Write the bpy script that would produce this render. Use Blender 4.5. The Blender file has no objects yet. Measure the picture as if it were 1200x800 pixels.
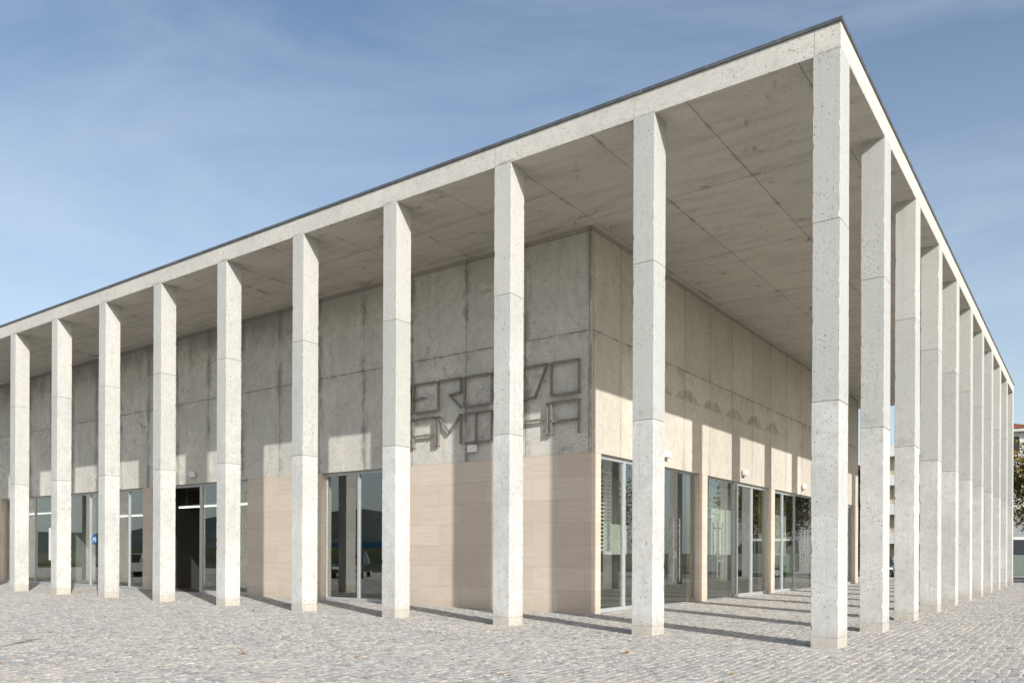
import bpy, bmesh, math, random
import numpy as np
from mathutils import Matrix, Vector
R = math.radians
random.seed(7); rng = np.random.default_rng(7)
scene = bpy.context.scene
COL = scene.collection

# ------------------------------------------------------------------ camera
cd = bpy.data.cameras.new('camera')
cam = bpy.data.objects.new('camera', cd); COL.objects.link(cam)
F = 944.76
cd.sensor_fit = 'HORIZONTAL'; cd.sensor_width = 36.0; cd.lens = F*36/1200
cd.shift_x = 0.0; cd.shift_y = (647.17-400)/1200
cd.clip_start = 0.05; cd.clip_end = 6000
cam.matrix_world = (Matrix.Translation((3.3887, -13.8223, 1.55)) @ Matrix.Rotation(0.62534, 4, 'Z')
                    @ Matrix.Rotation(R(90), 4, 'X') @ Matrix.Rotation(0.00404, 4, 'Z'))
scene.camera = cam

# ------------------------------------------------------------------ sky, sun, exposure
SUN = Vector((1.0, -0.50, 0.594)).normalized()
world = bpy.data.worlds.new('World'); scene.world = world; world.use_nodes = True
wt = world.node_tree; wn = wt.nodes; wl = wt.links; wn.clear()
sky = wn.new('ShaderNodeTexSky'); sky.sky_type = 'NISHITA'; sky.sun_disc = False
sky.sun_elevation = math.asin(SUN.z); sky.sun_rotation = math.atan2(SUN.x, SUN.y)
sky.air_density = 1.0; sky.dust_density = 1.9; sky.ozone_density = 1.0
tc = wn.new('ShaderNodeTexCoord')
mp = wn.new('ShaderNodeMapping'); mp.inputs['Rotation'].default_value = (R(18), R(-14), R(20)); mp.inputs['Scale'].default_value = (1.25, 2.1, 6.0)
wl.new(tc.outputs['Generated'], mp.inputs['Vector'])
n1 = wn.new('ShaderNodeTexNoise'); n1.inputs['Scale'].default_value = 1.3; n1.inputs['Detail'].default_value = 9; n1.inputs['Roughness'].default_value = .58; n1.inputs['Distortion'].default_value = .6
wl.new(mp.outputs[0], n1.inputs['Vector'])
r1 = wn.new('ShaderNodeValToRGB'); r1.color_ramp.elements[0].position = .42; r1.color_ramp.elements[0].color = (0,0,0,1); r1.color_ramp.elements[1].position = .80; r1.color_ramp.elements[1].color = (.30,.30,.30,1)
wl.new(n1.outputs['Fac'], r1.inputs['Fac'])
sx = wn.new('ShaderNodeSeparateXYZ'); wl.new(tc.outputs['Generated'], sx.inputs[0])
hz = wn.new('ShaderNodeMapRange'); hz.inputs['From Min'].default_value = .02; hz.inputs['From Max'].default_value = .55; hz.inputs['To Min'].default_value = .40; hz.inputs['To Max'].default_value = 0.0
wl.new(sx.outputs['Z'], hz.inputs['Value'])
ad = wn.new('ShaderNodeMath'); ad.operation = 'ADD'; ad.use_clamp = True
wl.new(r1.outputs['Color'], ad.inputs[0]); wl.new(hz.outputs[0], ad.inputs[1])
mx = wn.new('ShaderNodeMix'); mx.data_type = 'RGBA'
wl.new(ad.outputs[0], mx.inputs['Factor']); wl.new(sky.outputs[0], mx.inputs['A']); mx.inputs['B'].default_value = (4.7, 5.35, 5.8, 1)
bg = wn.new('ShaderNodeBackground'); bg.inputs['Strength'].default_value = 0.122
wl.new(mx.outputs['Result'], bg.inputs['Color'])
wo = wn.new('ShaderNodeOutputWorld'); wl.new(bg.outputs[0], wo.inputs['Surface'])
sd = bpy.data.lights.new('sun', 'SUN'); sd.energy = 3.9; sd.angle = R(0.5); sd.color = (1.0, .965, .91)
sun = bpy.data.objects.new('sun', sd); COL.objects.link(sun)
sun.rotation_euler = SUN.to_track_quat('Z', 'Y').to_euler()
scene.view_settings.view_transform = 'Standard'; scene.view_settings.look = 'None'
scene.view_settings.exposure = 0.42; scene.view_settings.gamma = 1.0; scene.view_settings.use_curve_mapping = False
scene.render.engine = 'CYCLES'
scene.cycles.max_bounces = 10; scene.cycles.transparent_max_bounces = 16

# ------------------------------------------------------------------ node helpers
class NB:
    def __init__(s, name):
        s.m = bpy.data.materials.new(name); s.m.use_nodes = True
        s.t = s.m.node_tree; s.n = s.t.nodes; s.n.clear()
        s.out = s.n.new('ShaderNodeOutputMaterial')
        s._pos = None
    def lk(s, a, inp):
        if hasattr(a, 'is_output'): s.t.links.new(a, inp)
        else: inp.default_value = a
    def math(s, op, a, b=0.0, c=0.0, clamp=False):
        x = s.n.new('ShaderNodeMath'); x.operation = op; x.use_clamp = clamp
        s.lk(a, x.inputs[0]); s.lk(b, x.inputs[1]); s.lk(c, x.inputs[2]); return x.outputs[0]
    def pos(s):
        if s._pos is None:
            g = s.n.new('ShaderNodeNewGeometry'); s._pos = g.outputs['Position']
            q = s.n.new('ShaderNodeSeparateXYZ'); s.t.links.new(s._pos, q.inputs[0]); s.x, s.y, s.z = q.outputs
        return s._pos
    def vec(s, x, y, z):
        c = s.n.new('ShaderNodeCombineXYZ'); s.lk(x, c.inputs[0]); s.lk(y, c.inputs[1]); s.lk(z, c.inputs[2]); return c.outputs[0]
    def scaled(s, v, sc):
        x = s.n.new('ShaderNodeVectorMath'); x.operation = 'MULTIPLY'; s.lk(v, x.inputs[0]); x.inputs[1].default_value = sc; return x.outputs[0]
    def noise(s, scale, detail=4, rough=.55, v=None, dist=0):
        x = s.n.new('ShaderNodeTexNoise'); x.inputs['Scale'].default_value = scale; x.inputs['Detail'].default_value = detail
        x.inputs['Roughness'].default_value = rough; x.inputs['Distortion'].default_value = dist
        s.t.links.new(v if v is not None else s.pos(), x.inputs['Vector']); return x.outputs['Fac']
    def voro(s, scale, v=None, out='Distance', rnd=1.0):
        x = s.n.new('ShaderNodeTexVoronoi'); x.inputs['Scale'].default_value = scale; x.inputs['Randomness'].default_value = rnd
        s.t.links.new(v if v is not None else s.pos(), x.inputs['Vector']); return x.outputs[out]
    def ramp(s, v, a, b, lo=0.0, hi=1.0, smooth=True):
        x = s.n.new('ShaderNodeMapRange'); x.interpolation_type = 'SMOOTHSTEP' if smooth else 'LINEAR'
        s.lk(v, x.inputs['Value']); s.lk(a, x.inputs['From Min']); s.lk(b, x.inputs['From Max'])
        x.inputs['To Min'].default_value = lo; x.inputs['To Max'].default_value = hi; return x.outputs[0]
    def mix(s, f, a, b, blend='MIX'):
        x = s.n.new('ShaderNodeMix'); x.data_type = 'RGBA'; x.blend_type = blend
        for v, k in ((f, 'Factor'), (a, 'A'), (b, 'B')):
            i = [q for q in x.inputs if q.name == k and q.type == ('VALUE' if k == 'Factor' else 'RGBA')][0]
            if isinstance(v, tuple) and len(v) == 3: v = v + (1,)
            s.lk(v, i)
        return [o for o in x.outputs if o.type == 'RGBA'][0]
    def line(s, coord, period, off, w):
        "1 on a joint every PERIOD metres, 0 elsewhere"
        d = s.math('PINGPONG', s.math('SUBTRACT', coord, off), period/2)
        return s.ramp(d, 0.0, w, 1, 0)
    def bump(s, h, strength=.3, dist=.01):
        b = s.n.new('ShaderNodeBump'); b.inputs['Strength'].default_value = strength; b.inputs['Distance'].default_value = dist
        s.t.links.new(h, b.inputs['Height']); return b.outputs[0]
    def attr(s, name):
        a = s.n.new('ShaderNodeAttribute'); a.attribute_name = name; return a
    def objrand(s):
        return s.n.new('ShaderNodeObjectInfo').outputs['Random']
    def principled(s, col, rough=.8, metal=0.0, normal=None, spec=.3, **k):
        p = s.n.new('ShaderNodeBsdfPrincipled')
        if isinstance(col, tuple) and len(col) == 3: col = col + (1,)
        s.lk(col, p.inputs['Base Color']); s.lk(rough, p.inputs['Roughness']); s.lk(metal, p.inputs['Metallic'])
        p.inputs['Specular IOR Level'].default_value = spec
        if normal is not None: s.t.links.new(normal, p.inputs['Normal'])
        for kk, vv in k.items(): p.inputs[kk.replace('_', ' ')].default_value = vv
        s.t.links.new(p.outputs[0], s.out.inputs[0]); return p

def concrete(name, light, dark, kind):
    b = NB(name); b.pos()
    big = b.noise(.55, 5, .6); mid = b.noise(3.2, 6, .65); fine = b.noise(38, 3, .6)
    col = b.mix(b.ramp(big, .32, .70), dark, light)
    col = b.mix(b.ramp(mid, .38, .70, 0, .38), col, tuple(c*.78 for c in dark))
    col = b.mix(b.ramp(fine, .35, .75, 0, .22), col, tuple(c*1.12 for c in light))
    m2 = b.noise(9, 6, .72, dist=.4)
    col = b.mix(b.ramp(m2, .50, .68, 0, .34), col, tuple(c*.62 for c in dark))
    col = b.mix(b.ramp(m2, .34, .46, .30, 0), col, tuple(min(.85, c*1.15) for c in light))
    wob = b.math('MULTIPLY', b.math('SUBTRACT', b.noise(2.2, 4), .5), .05)
    # bug holes: two sizes, clustered by a mask
    msk = b.ramp(b.noise(1.1, 3, .6), .40, .56)
    h1 = b.ramp(b.voro(10), .08, .15, 1, 0); h2 = b.ramp(b.voro(24), .14, .26, 1, 0)
    sparse = b.ramp(b.voro(9, out='Color'), .36, .40) 
    dens = b.ramp(b.noise(.75, 3, .7), .38, .58, .10, 1)
    hole = b.math('MULTIPLY', b.math('MULTIPLY', h1, sparse), dens, clamp=True)
    scr = b.math('MULTIPLY', b.ramp(b.noise(16, 5, .75, dist=1.2), .56, .66), b.ramp(b.noise(1.3, 4, .7), .48, .62, 0, .70))
    hole2 = b.math('MULTIPLY', h2, msk)
    pits = b.math('MAXIMUM', hole, b.math('MULTIPLY', b.math('MULTIPLY', hole2, b.ramp(b.voro(24, out='Color'), .42, .50)), .85))
    joint = None
    if kind == 'column':
        rnd = b.objrand()
        zz = b.math('ADD', b.z, wob)
        upper = b.ramp(zz, 4.05, 4.09); top = b.ramp(zz, 7.02, 7.06)
        # each lift has a tone of its own: the first pour warm and pale, the two above greyer
        f = b.math('MULTIPLY', upper, b.math('ADD', .34, b.math('MULTIPLY', rnd, .42)))
        col = b.mix(f, col, (.40, .41, .39), 'MIX')
        f2 = b.math('MULTIPLY', top, b.math('MULTIPLY', b.math('FRACT', b.math('MULTIPLY', rnd, 7.3)), .45))
        col = b.mix(f2, col, (.55, .54, .50))
        ends = b.math('MULTIPLY', b.ramp(b.math('ABSOLUTE', b.math('SUBTRACT', zz, 4.22)), 0, .22, 1, 0), b.ramp(b.noise(6, 4), .45, .75, 0, .38))
        col = b.mix(ends, col, (.25, .25, .23))
        st = b.noise(1.0, 4, .6, b.scaled(b.pos(), (14, 14, .5)))
        col = b.mix(b.ramp(st, .5, .75, 0, .30), col, (.33, .33, .31))
        fw = b.math('ADD', b.z, b.math('MULTIPLY', wob, .25))
        j = b.math('MAXIMUM', b.ramp(b.math('ABSOLUTE', b.math('SUBTRACT', fw, 4.07)), .003, .014, 1, 0), b.ramp(b.math('ABSOLUTE', b.math('SUBTRACT', fw, 7.05)), .003, .014, 1, 0))
        j = b.math('MAXIMUM', j, b.math('MULTIPLY', b.ramp(b.math('ABSOLUTE', b.math('SUBTRACT', fw, .17)), .003, .014, 1, 0), .5))
        foot = b.math('MULTIPLY', b.ramp(b.math('ADD', fw, b.math('MULTIPLY', b.math('SUBTRACT', b.noise(7, 5, .7), .5), .5)), .0, .40, 1, 0), .55)
        col = b.mix(foot, col, (.38, .335, .265))
        joint = b.math('MULTIPLY', j, .52)
    elif kind in ('wall_a', 'wall_b'):
        c = b.x if kind == 'wall_a' else b.y
        off = -8.95 if kind == 'wall_a' else 3.35
        cw = b.math('ADD', c, b.math('MULTIPLY', wob, .3)); zw = b.math('ADD', b.z, b.math('MULTIPLY', wob, 1.1))
        # tone per formwork panel
        pid = b.vec(b.math('FLOOR', b.math('DIVIDE', b.math('SUBTRACT', c, off), 2.05)), b.math('GREATER_THAN', zw, 7.19), 3.0 if kind == 'wall_a' else 9.0)
        w = b.n.new('ShaderNodeTexWhiteNoise'); b.t.links.new(pid, w.inputs['Vector'])
        col = b.mix(b.math('MULTIPLY', w.outputs['Value'], .50), col, tuple(x*.74 for x in dark))
        st = b.noise(1.0, 6, .65, b.scaled(b.pos(), (2.6, 2.6, .9)), dist=.5)
        stf = .34 if kind == 'wall_a' else .20
        col = b.mix(b.ramp(st, .46, .72, 0, stf), col, tuple(x*.55 for x in dark))
        col = b.mix(b.ramp(b.noise(1.6, 6, .7, dist=.6), .56, .72, 0, .40), col, tuple(min(.85, x*1.18) for x in light))
        bl = b.math('MULTIPLY', b.ramp(b.noise(1.9, 7, .72, dist=.9), .55, .66), b.ramp(b.noise(.33, 3), .42, .60, 0, .62 if kind == 'wall_a' else .22))
        col = b.mix(bl, col, tuple(x*.50 for x in dark))
        # damp weathering hanging below the soffit and around the pour joint
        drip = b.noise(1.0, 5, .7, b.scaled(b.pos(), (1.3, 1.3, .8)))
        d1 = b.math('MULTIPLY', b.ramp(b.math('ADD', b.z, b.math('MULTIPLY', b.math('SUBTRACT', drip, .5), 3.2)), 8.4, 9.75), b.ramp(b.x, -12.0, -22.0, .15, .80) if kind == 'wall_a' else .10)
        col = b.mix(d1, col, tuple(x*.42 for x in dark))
        d2 = b.math('MULTIPLY', b.ramp(b.math('ABSOLUTE', b.math('SUBTRACT', zw, 7.12)), 0, .30, 1, 0), b.ramp(drip, .45, .7, 0, .6))
        col = b.mix(d2, col, tuple(x*.45 for x in dark))
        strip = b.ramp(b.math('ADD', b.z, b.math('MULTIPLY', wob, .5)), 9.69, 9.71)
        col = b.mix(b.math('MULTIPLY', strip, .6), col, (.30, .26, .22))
        if kind == 'wall_b':
            bellz = b.math('MULTIPLY', b.math('ABSOLUTE', b.math('SINE', b.math('MULTIPLY', b.math('SUBTRACT', b.y, 10.745), math.pi/2.05))), b.math('ADD', .18, b.math('MULTIPLY', b.noise(.55, 1), .52)))
            bell = b.math('MULTIPLY', b.math('GREATER_THAN', b.math('ADD', b.math('ADD', 6.30, b.math('SUBTRACT', bellz, .06)), b.math('MULTIPLY', wob, 6.0)), b.z), b.ramp(b.z, 6.22, 6.34))
            rng_ = b.math('MULTIPLY', b.ramp(b.y, 7.6, 8.4), b.ramp(b.y, 18.6, 20.2, 1, 0))
            bell = b.math('MULTIPLY', b.math('MULTIPLY', bell, rng_), b.ramp(b.noise(4, 6, .75), .30, .68, .15, .85))
            col = b.mix(bell, col, (.25, .235, .20))
        vj = b.math('MULTIPLY', b.line(cw, 2.05, off, .022), .62)
        vb = b.math('MULTIPLY', b.line(cw, .5125, off+.02, .008), .12)
        hj = b.math('MULTIPLY', b.ramp(b.math('ABSOLUTE', b.math('SUBTRACT', zw, 7.19)), .004, .030, 1, 0), b.ramp(b.noise(2.5, 5, .7), .35, .62, .25, .85))
        sj = b.math('MULTIPLY', b.ramp(b.math('ABSOLUTE', b.math('SUBTRACT', b.z, 9.70)), .004, .020, 1, 0), .5)
        # dirt creeping out of the vertical joints, and a formed quirk beside the corner
        vd = b.math('MULTIPLY', b.line(cw, 2.05, off, .26), b.ramp(b.noise(1.0, 5, .7, b.scaled(b.pos(), (2.2, 2.2, 1.1))), .44, .58, 0, .78 if kind == 'wall_a' else .25))
        col = b.mix(vd, col, tuple(x*.42 for x in dark))
        qk = b.math('SUBTRACT', c, -6.99 if kind == 'wall_a' else 3.94)
        vj = b.math('MAXIMUM', vj, b.math('MULTIPLY', b.ramp(b.math('ABSOLUTE', qk), .004, .026, 1, 0), .62))
        joint = b.math('MAXIMUM', b.math('MAXIMUM', vj, vb), b.math('MAXIMUM', hj, sj))
        # tie holes of the formwork
        ty = b.math('PINGPONG', b.math('SUBTRACT', c, off+.6), .5125*1.0); tz = b.math('PINGPONG', b.math('SUBTRACT', b.z, 4.75), .66)
        th = b.math('LESS_THAN', b.math('ADD', b.math('MULTIPLY', ty, ty), b.math('MULTIPLY', tz, tz)), .0008)
        pits = b.math('MAXIMUM', pits, b.math('MULTIPLY', th, .45))
    elif kind == 'soffit':
        xw = b.math('ADD', b.x, b.math('MULTIPLY', wob, .35)); yw = b.math('ADD', b.y, b.math('MULTIPLY', wob, .35))
        under = b.math('LESS_THAN', b.z, 9.825)
        jx = b.line(xw, 2.02, -.68, .014); jy = b.line(yw, 4.12, 3.55, .013)
        jy2 = b.math('MULTIPLY', b.line(yw, 4.12, 1.75, .018), b.math('LESS_THAN', b.x, -6.7))
        pid = b.vec(b.math('FLOOR', b.math('DIVIDE', b.math('SUBTRACT', b.x, -.68), 2.02)), b.math('FLOOR', b.math('DIVIDE', b.math('SUBTRACT', b.y, 3.55), 4.12)), 1.0)
        w = b.n.new('ShaderNodeTexWhiteNoise'); b.t.links.new(pid, w.inputs['Vector'])
        # ageing of the board-marked underside: brown water marks and grain
        gr = b.noise(1.0, 6, .65, b.scaled(b.pos(), (.7, 3.2, 1)))
        ucol = b.mix(b.math('MULTIPLY', w.outputs['Value'], .40), (.53, .505, .46), (.40, .38, .345))
        ucol = b.mix(b.ramp(gr, .42, .74, 0, .45), ucol, (.275, .26, .235))
        blot = b.math('MULTIPLY', b.ramp(b.noise(1.3, 5, .7, dist=.8), .59, .70), .65)
        ucol = b.mix(blot, ucol, (.20, .165, .12))
        seam = b.math('MULTIPLY', b.ramp(b.math('MINIMUM', b.math('PINGPONG', b.math('SUBTRACT', yw, 3.55), 2.06), b.math('PINGPONG', b.math('SUBTRACT', xw, -.68), 1.01)), 0, .09, 1, 0), b.ramp(b.noise(1.7, 4), .52, .70, 0, .6))
        ucol = b.mix(seam, ucol, (.17, .14, .11))
        col = b.mix(under, col, ucol)
        # fascia: a vertical joint over each column
        fj = b.math('MULTIPLY', b.math('MAXIMUM', b.line(b.x, 3.329, -.42, .012), b.line(b.y, 3.445, -.2, .010)), b.math('GREATER_THAN', b.z, 9.83))
        rust = b.math('MULTIPLY', b.ramp(b.math('ADD', b.z, b.math('MULTIPLY', wob, 2)), 9.82, 9.90, 1, 0), b.math('MULTIPLY', b.math('MAXIMUM', b.line(b.x, 3.329, -.22, .50), b.math('MULTIPLY', b.line(b.y, 3.445, .3, .4), .6)), b.ramp(b.noise(9, 5, .7), .38, .52)))
        rust = b.math('MULTIPLY', rust, b.math('SUBTRACT', 1.0, under))
        col = b.mix(b.math('MULTIPLY', rust, .85), col, (.20, .18, .15))
        joint = b.math('MULTIPLY', b.math('MAXIMUM', b.math('MULTIPLY', under, b.math('MAXIMUM', jx, b.math('MAXIMUM', jy, jy2))), b.math('MULTIPLY', fj, .45)), .80)
    col = b.mix(scr, col, tuple(c*.45 for c in dark))
    col = b.mix(pits, col, (.10, .095, .08))
    if joint is not None: col = b.mix(joint, col, (.10, .09, .075))
    h = b.math('SUBTRACT', b.math('ADD', b.math('MULTIPLY', mid, .35), b.math('MULTIPLY', fine, .25)), b.math('MULTIPLY', pits, 1.2))
    if joint is not None: h = b.math('SUBTRACT', h, joint)
    b.principled(col, b.ramp(mid, .3, .7, .72, .92), 0, b.bump(h, .45, .012), .25)
    return b.m

M = {}
M['col'] = concrete('column_concrete', (.60, .595, .57), (.46, .465, .45), 'column')
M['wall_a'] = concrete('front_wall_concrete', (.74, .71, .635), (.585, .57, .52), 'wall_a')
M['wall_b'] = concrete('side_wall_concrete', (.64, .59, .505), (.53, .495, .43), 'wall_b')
M['soffit'] = concrete('roof_concrete', (.61, .59, .54), (.52, .505, .465), 'soffit')

def m_stone():
    b = NB('beige_limestone'); b.pos()
    along = b.math('ADD', b.x, b.y)
    g = b.noise(1.0, 6, .62, b.scaled(b.pos(), (1.1, 1.1, 13)), dist=.35)
    v = b.vec(along, b.z, 0)
    br = b.n.new('ShaderNodeTexBrick'); b.t.links.new(v, br.inputs['Vector'])
    br.inputs['Scale'].default_value = 1; br.inputs['Brick Width'].default_value = 1.62; br.inputs['Row Height'].default_value = .585
    br.inputs['Mortar Size'].default_value = .0035; br.inputs['Mortar Smooth'].default_value = .3; br.offset = .5
    br.inputs['Color1'].default_value = (.575, .485, .40, 1); br.inputs['Color2'].default_value = (.645, .56, .47, 1); br.inputs['Mortar'].default_value = (.37, .31, .25, 1)
    col = b.mix(b.ramp(g, .45, .75, 0, .40), br.outputs['Color'], (.43, .355, .285))
    col = b.mix(b.ramp(b.noise(.9, 4), .4, .7, 0, .25), col, (.64, .56, .475))
    base = b.ramp(b.math('ADD', b.z, b.math('MULTIPLY', b.math('SUBTRACT', b.noise(5, 5, .7), .5), .6)), 0, .45, .35, 0)
    col = b.mix(base, col, (.36, .31, .25))
    b.principled(col, .62, 0, b.bump(g, .15, .004), .3); return b.m
M['stone'] = m_stone()

def simple(name, c, rough=.5, metal=0., var=.12, scale=9., spec=.4, **k):
    b = NB(name); b.pos()
    n = b.noise(scale, 5, .6)
    col = b.mix(b.ramp(n, .3, .72, 0, 1), tuple(x*(1-var) for x in c), tuple(min(1, x*(1+var)) for x in c))
    b.principled(col, b.ramp(n, .3, .7, rough*.85, min(1, rough*1.15)), metal, b.bump(n, .06, .003), spec, **k); return b.m
M['alu'] = simple('grey_aluminium_frame', (.50, .52, .53), .38, .35, .06)
M['steel'] = simple('brushed_steel', (.55, .55, .54), .28, .9, .06)
def m_zinc():
    b = NB('dark_zinc_flashing'); b.pos()
    n = b.noise(3, 5, .65)
    col = b.mix(b.ramp(n, .35, .7), (.10, .108, .118), (.155, .165, .175))
    ln = b.math('MAXIMUM', b.line(b.x, 1.3, .3, .014), b.line(b.y, 1.35, .4, .014))
    col = b.mix(b.math('MULTIPLY', ln, .6), col, (.36, .36, .36))
    b.principled(col, .42, .3, b.bump(b.math('ADD', n, ln), .25, .01), .4); return b.m
M['zinc'] = m_zinc()
M['rod'] = simple('weathered_steel_rod', (.235, .215, .19), .55, .2, .25, 14)
M['white'] = simple('white_paint', (.78, .78, .76), .45, 0, .04)
M['black'] = simple('black_rubber', (.02, .02, .021), .6, 0, .2)
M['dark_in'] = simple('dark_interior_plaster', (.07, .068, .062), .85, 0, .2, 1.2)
M['mid_in'] = simple('olive_interior_plaster', (.12, .125, .10), .85, 0, .12, 1.2)
M['pale_in'] = simple('pale_interior_plaster', (.40, .41, .375), .85, 0, .08, 1.2)
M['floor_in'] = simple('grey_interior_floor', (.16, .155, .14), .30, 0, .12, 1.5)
M['blind'] = simple('pale_green_screen_fabric', (.60, .64, .575), .7, 0, .05, 4)
M['blue'] = simple('blue_vinyl', (.012, .12, .36), .4, 0, .08)
M['red'] = simple('red_paint', (.42, .03, .025), .4, 0, .1)
M['yellow'] = simple('yellow_paint', (.62, .36, .03), .45, 0, .1)
M['green_bin'] = simple('pale_green_plastic', (.17, .34, .15), .45, 0, .08)
M['teal'] = simple('teal_canvas', (.10, .38, .36), .8, 0, .1)
M['bark'] = simple('tree_bark', (.12, .09, .065), .9, 0, .3, 12)
M['soil'] = simple('dark_soil', (.06, .045, .03), .95, 0, .3, 6)
M['tarmac'] = simple('grey_asphalt', (.055, .055, .056), .9, 0, .25, 30)
M['kerb'] = simple('granite_kerb', (.34, .33, .31), .85, 0, .15, 8)
M['render_w'] = simple('white_house_render', (.72, .71, .68), .85, 0, .06, 1)
M['render_c'] = simple('cream_house_render', (.62, .53, .36), .85, 0, .08, 1)
M['render_r'] = simple('dark_red_house_render', (.20, .06, .05), .85, 0, .12, 1)
M['render_g'] = simple('blue_grey_garden_wall', (.42, .44, .46), .85, 0, .1, 1)
M['shade_win'] = simple('dark_window_glass', (.03, .035, .04), .08, 0, .1, 2, .6)
M['blue_hoard'] = simple('blue_hoarding_paint', (.02, .20, .36), .5, 0, .1, 2)

def m_tile():
    b = NB('orange_roof_tiles'); b.pos()
    a = b.math('PINGPONG', b.math('ADD', b.x, b.math('MULTIPLY', b.y, .0)), .11)
    n = b.noise(2.5, 5)
    col = b.mix(b.ramp(n, .3, .7), (.36, .115, .05), (.20, .07, .04))
    col = b.mix(b.ramp(a, .0, .05, .8, 0), col, (.08, .03, .02))
    b.principled(col, .85, 0, b.bump(a, 1, .05), .2); return b.m
M['tile'] = m_tile()

def m_glass():
    b = NB('clear_window_glass')
    lw = b.n.new('ShaderNodeLayerWeight'); lw.inputs['Blend'].default_value = .5
    f = b.math('POWER', lw.outputs['Facing'], 4.0)
    f = b.math('ADD', .145, b.math('MULTIPLY', f, .78), clamp=True)
    tr = b.n.new('ShaderNodeBsdfTransparent'); tr.inputs[0].default_value = (.90, .925, .905, 1)
    gl = b.n.new('ShaderNodeBsdfGlossy'); gl.inputs['Roughness'].default_value = 0.0; gl.inputs[0].default_value = (.95, .97, .96, 1)
    m = b.n.new('ShaderNodeMixShader'); b.t.links.new(f, m.inputs[0]); b.t.links.new(tr.outputs[0], m.inputs[1]); b.t.links.new(gl.outputs[0], m.inputs[2])
    b.t.links.new(m.outputs[0], b.out.inputs[0]); return b.m
M['glass'] = m_glass()

def m_lamp():
    b = NB('lit_tube_lamp'); e = b.n.new('ShaderNodeEmission'); e.inputs[0].default_value = (1, .95, .86, 1); e.inputs[1].default_value = 1.6
    b.t.links.new(e.outputs[0], b.out.inputs[0]); return b.m
M['lamp'] = m_lamp()

def m_cobble():
    b = NB('granite_cobbles'); b.pos()
    a = b.attr('tone').outputs['Fac']
    r = b.n.new('ShaderNodeValToRGB'); b.t.links.new(a, r.inputs[0])
    cr = r.color_ramp; cr.elements[0].position = 0; cr.elements[0].color = (.27, .27, .266, 1); cr.elements[1].position = 1; cr.elements[1].color = (.56, .53, .465, 1)
    for p_, c_ in ((.3, (.34, .34, .335)), (.62, (.42, .413, .393)), (.82, (.48, .465, .425))):
        e = cr.elements.new(p_); e.color = c_ + (1,)
    sp = b.noise(60, 3, .7); big = b.noise(.35, 4, .6)
    col = b.mix(b.ramp(sp, .35, .7, 0, .30), r.outputs[0], (.22, .22, .22))
    col = b.mix(b.ramp(big, .35, .7, 0, .30), col, (.48, .44, .38))
    rb = b.noise(26, 5, .7)
    b.principled(col, .75, 0, b.bump(rb, .7, .02), .3); return b.m
M['cobble'] = m_cobble()
def m_sand():
    b = NB('sandy_joints'); b.pos()
    col = b.mix(b.ramp(b.noise(1.2, 5), .35, .7), (.70, .61, .485), (.63, .55, .445))
    col = b.mix(b.ramp(b.noise(45, 3), .4, .7, 0, .4), col, (.30, .25, .19))
    b.principled(col, .95, 0, b.bump(b.noise(60, 3), .4, .01), .2); return b.m
M['sand'] = m_sand()
def m_farpave():
    b = NB('distant_cobbles'); b.pos()
    br = b.n.new('ShaderNodeTexBrick'); b.t.links.new(b.vec(b.y, b.x, 0), br.inputs['Vector'])
    br.inputs['Scale'].default_value = 1; br.inputs['Brick Width'].default_value = .15; br.inputs['Row Height'].default_value = .15; br.inputs['Mortar Size'].default_value = .012
    br.inputs['Color1'].default_value = (.40, .40, .395, 1); br.inputs['Color2'].default_value = (.52, .49, .445, 1); br.inputs['Mortar'].default_value = (.52, .44, .33, 1)
    col = b.mix(b.ramp(b.noise(.35, 4), .35, .7, 0, .3), br.outputs['Color'], (.48, .44, .38))
    b.principled(col, .85, 0, b.bump(b.noise(14, 4), .6, .03), .25); return b.m
M['farpave'] = m_farpave()
def m_ground():
    b = NB('dry_grass_ground'); b.pos()
    col = b.mix(b.ramp(b.noise(.08, 5), .35, .7), (.10, .12, .045), (.19, .165, .095))
    b.principled(col, .95, 0, b.bump(b.noise(5, 5), .5, .05), .1); return b.m
M['ground'] = m_ground()
def m_lawn():
    b = NB('lawn_grass'); b.pos()
    col = b.mix(b.ramp(b.noise(.8, 6), .3, .7), (.05, .068, .025), (.095, .10, .045))
    b.principled(col, .95, 0, b.bump(b.noise(30, 4), .8, .05), .1); return b.m
M['lawn'] = m_lawn()
def m_hill():
    b = NB('wooded_hills'); b.pos()
    col = b.mix(b.ramp(b.noise(.02, 8, .7), .35, .68), (.06, .075, .072), (.12, .13, .115))
    b.principled(col, 1, 0, None, 0); return b.m
M['hill'] = m_hill()
def m_leaf(name, ramp_):
    b = NB(name)
    r = b.n.new('ShaderNodeValToRGB'); b.t.links.new(b.attr('tone').outputs['Fac'], r.inputs[0])
    cr = r.color_ramp
    for i, (p_, c_) in enumerate(ramp_):
        e = cr.elements[i] if i < 2 else cr.elements.new(p_)
        e.position = p_; e.color = c_ + (1,)
    p = b.principled(r.outputs[0], .6, 0, None, .3)
    t = b.n.new('ShaderNodeBsdfTranslucent'); b.t.links.new(r.outputs[0], t.inputs[0])
    m = b.n.new('ShaderNodeMixShader'); m.inputs[0].default_value = .25
    b.t.links.new(p.outputs[0], m.inputs[1]); b.t.links.new(t.outputs[0], m.inputs[2]); b.t.links.new(m.outputs[0], b.out.inputs[0]); return b.m
M['leaf'] = m_leaf('autumn_leaves', [(0, (.035, .05, .012)), (1, (.42, .22, .035)), (.35, (.085, .095, .022)), (.6, (.20, .16, .03)), (.8, (.36, .235, .04))])
M['dryleaf'] = simple('dry_orange_leaf', (.40, .215, .075), .7, 0, .3, 20)
def m_carpaint(name, c):
    b = NB(name); b.principled(c, .28, .25, None, .5, Coat_Weight=.6, Coat_Roughness=.08); return b.m

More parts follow.
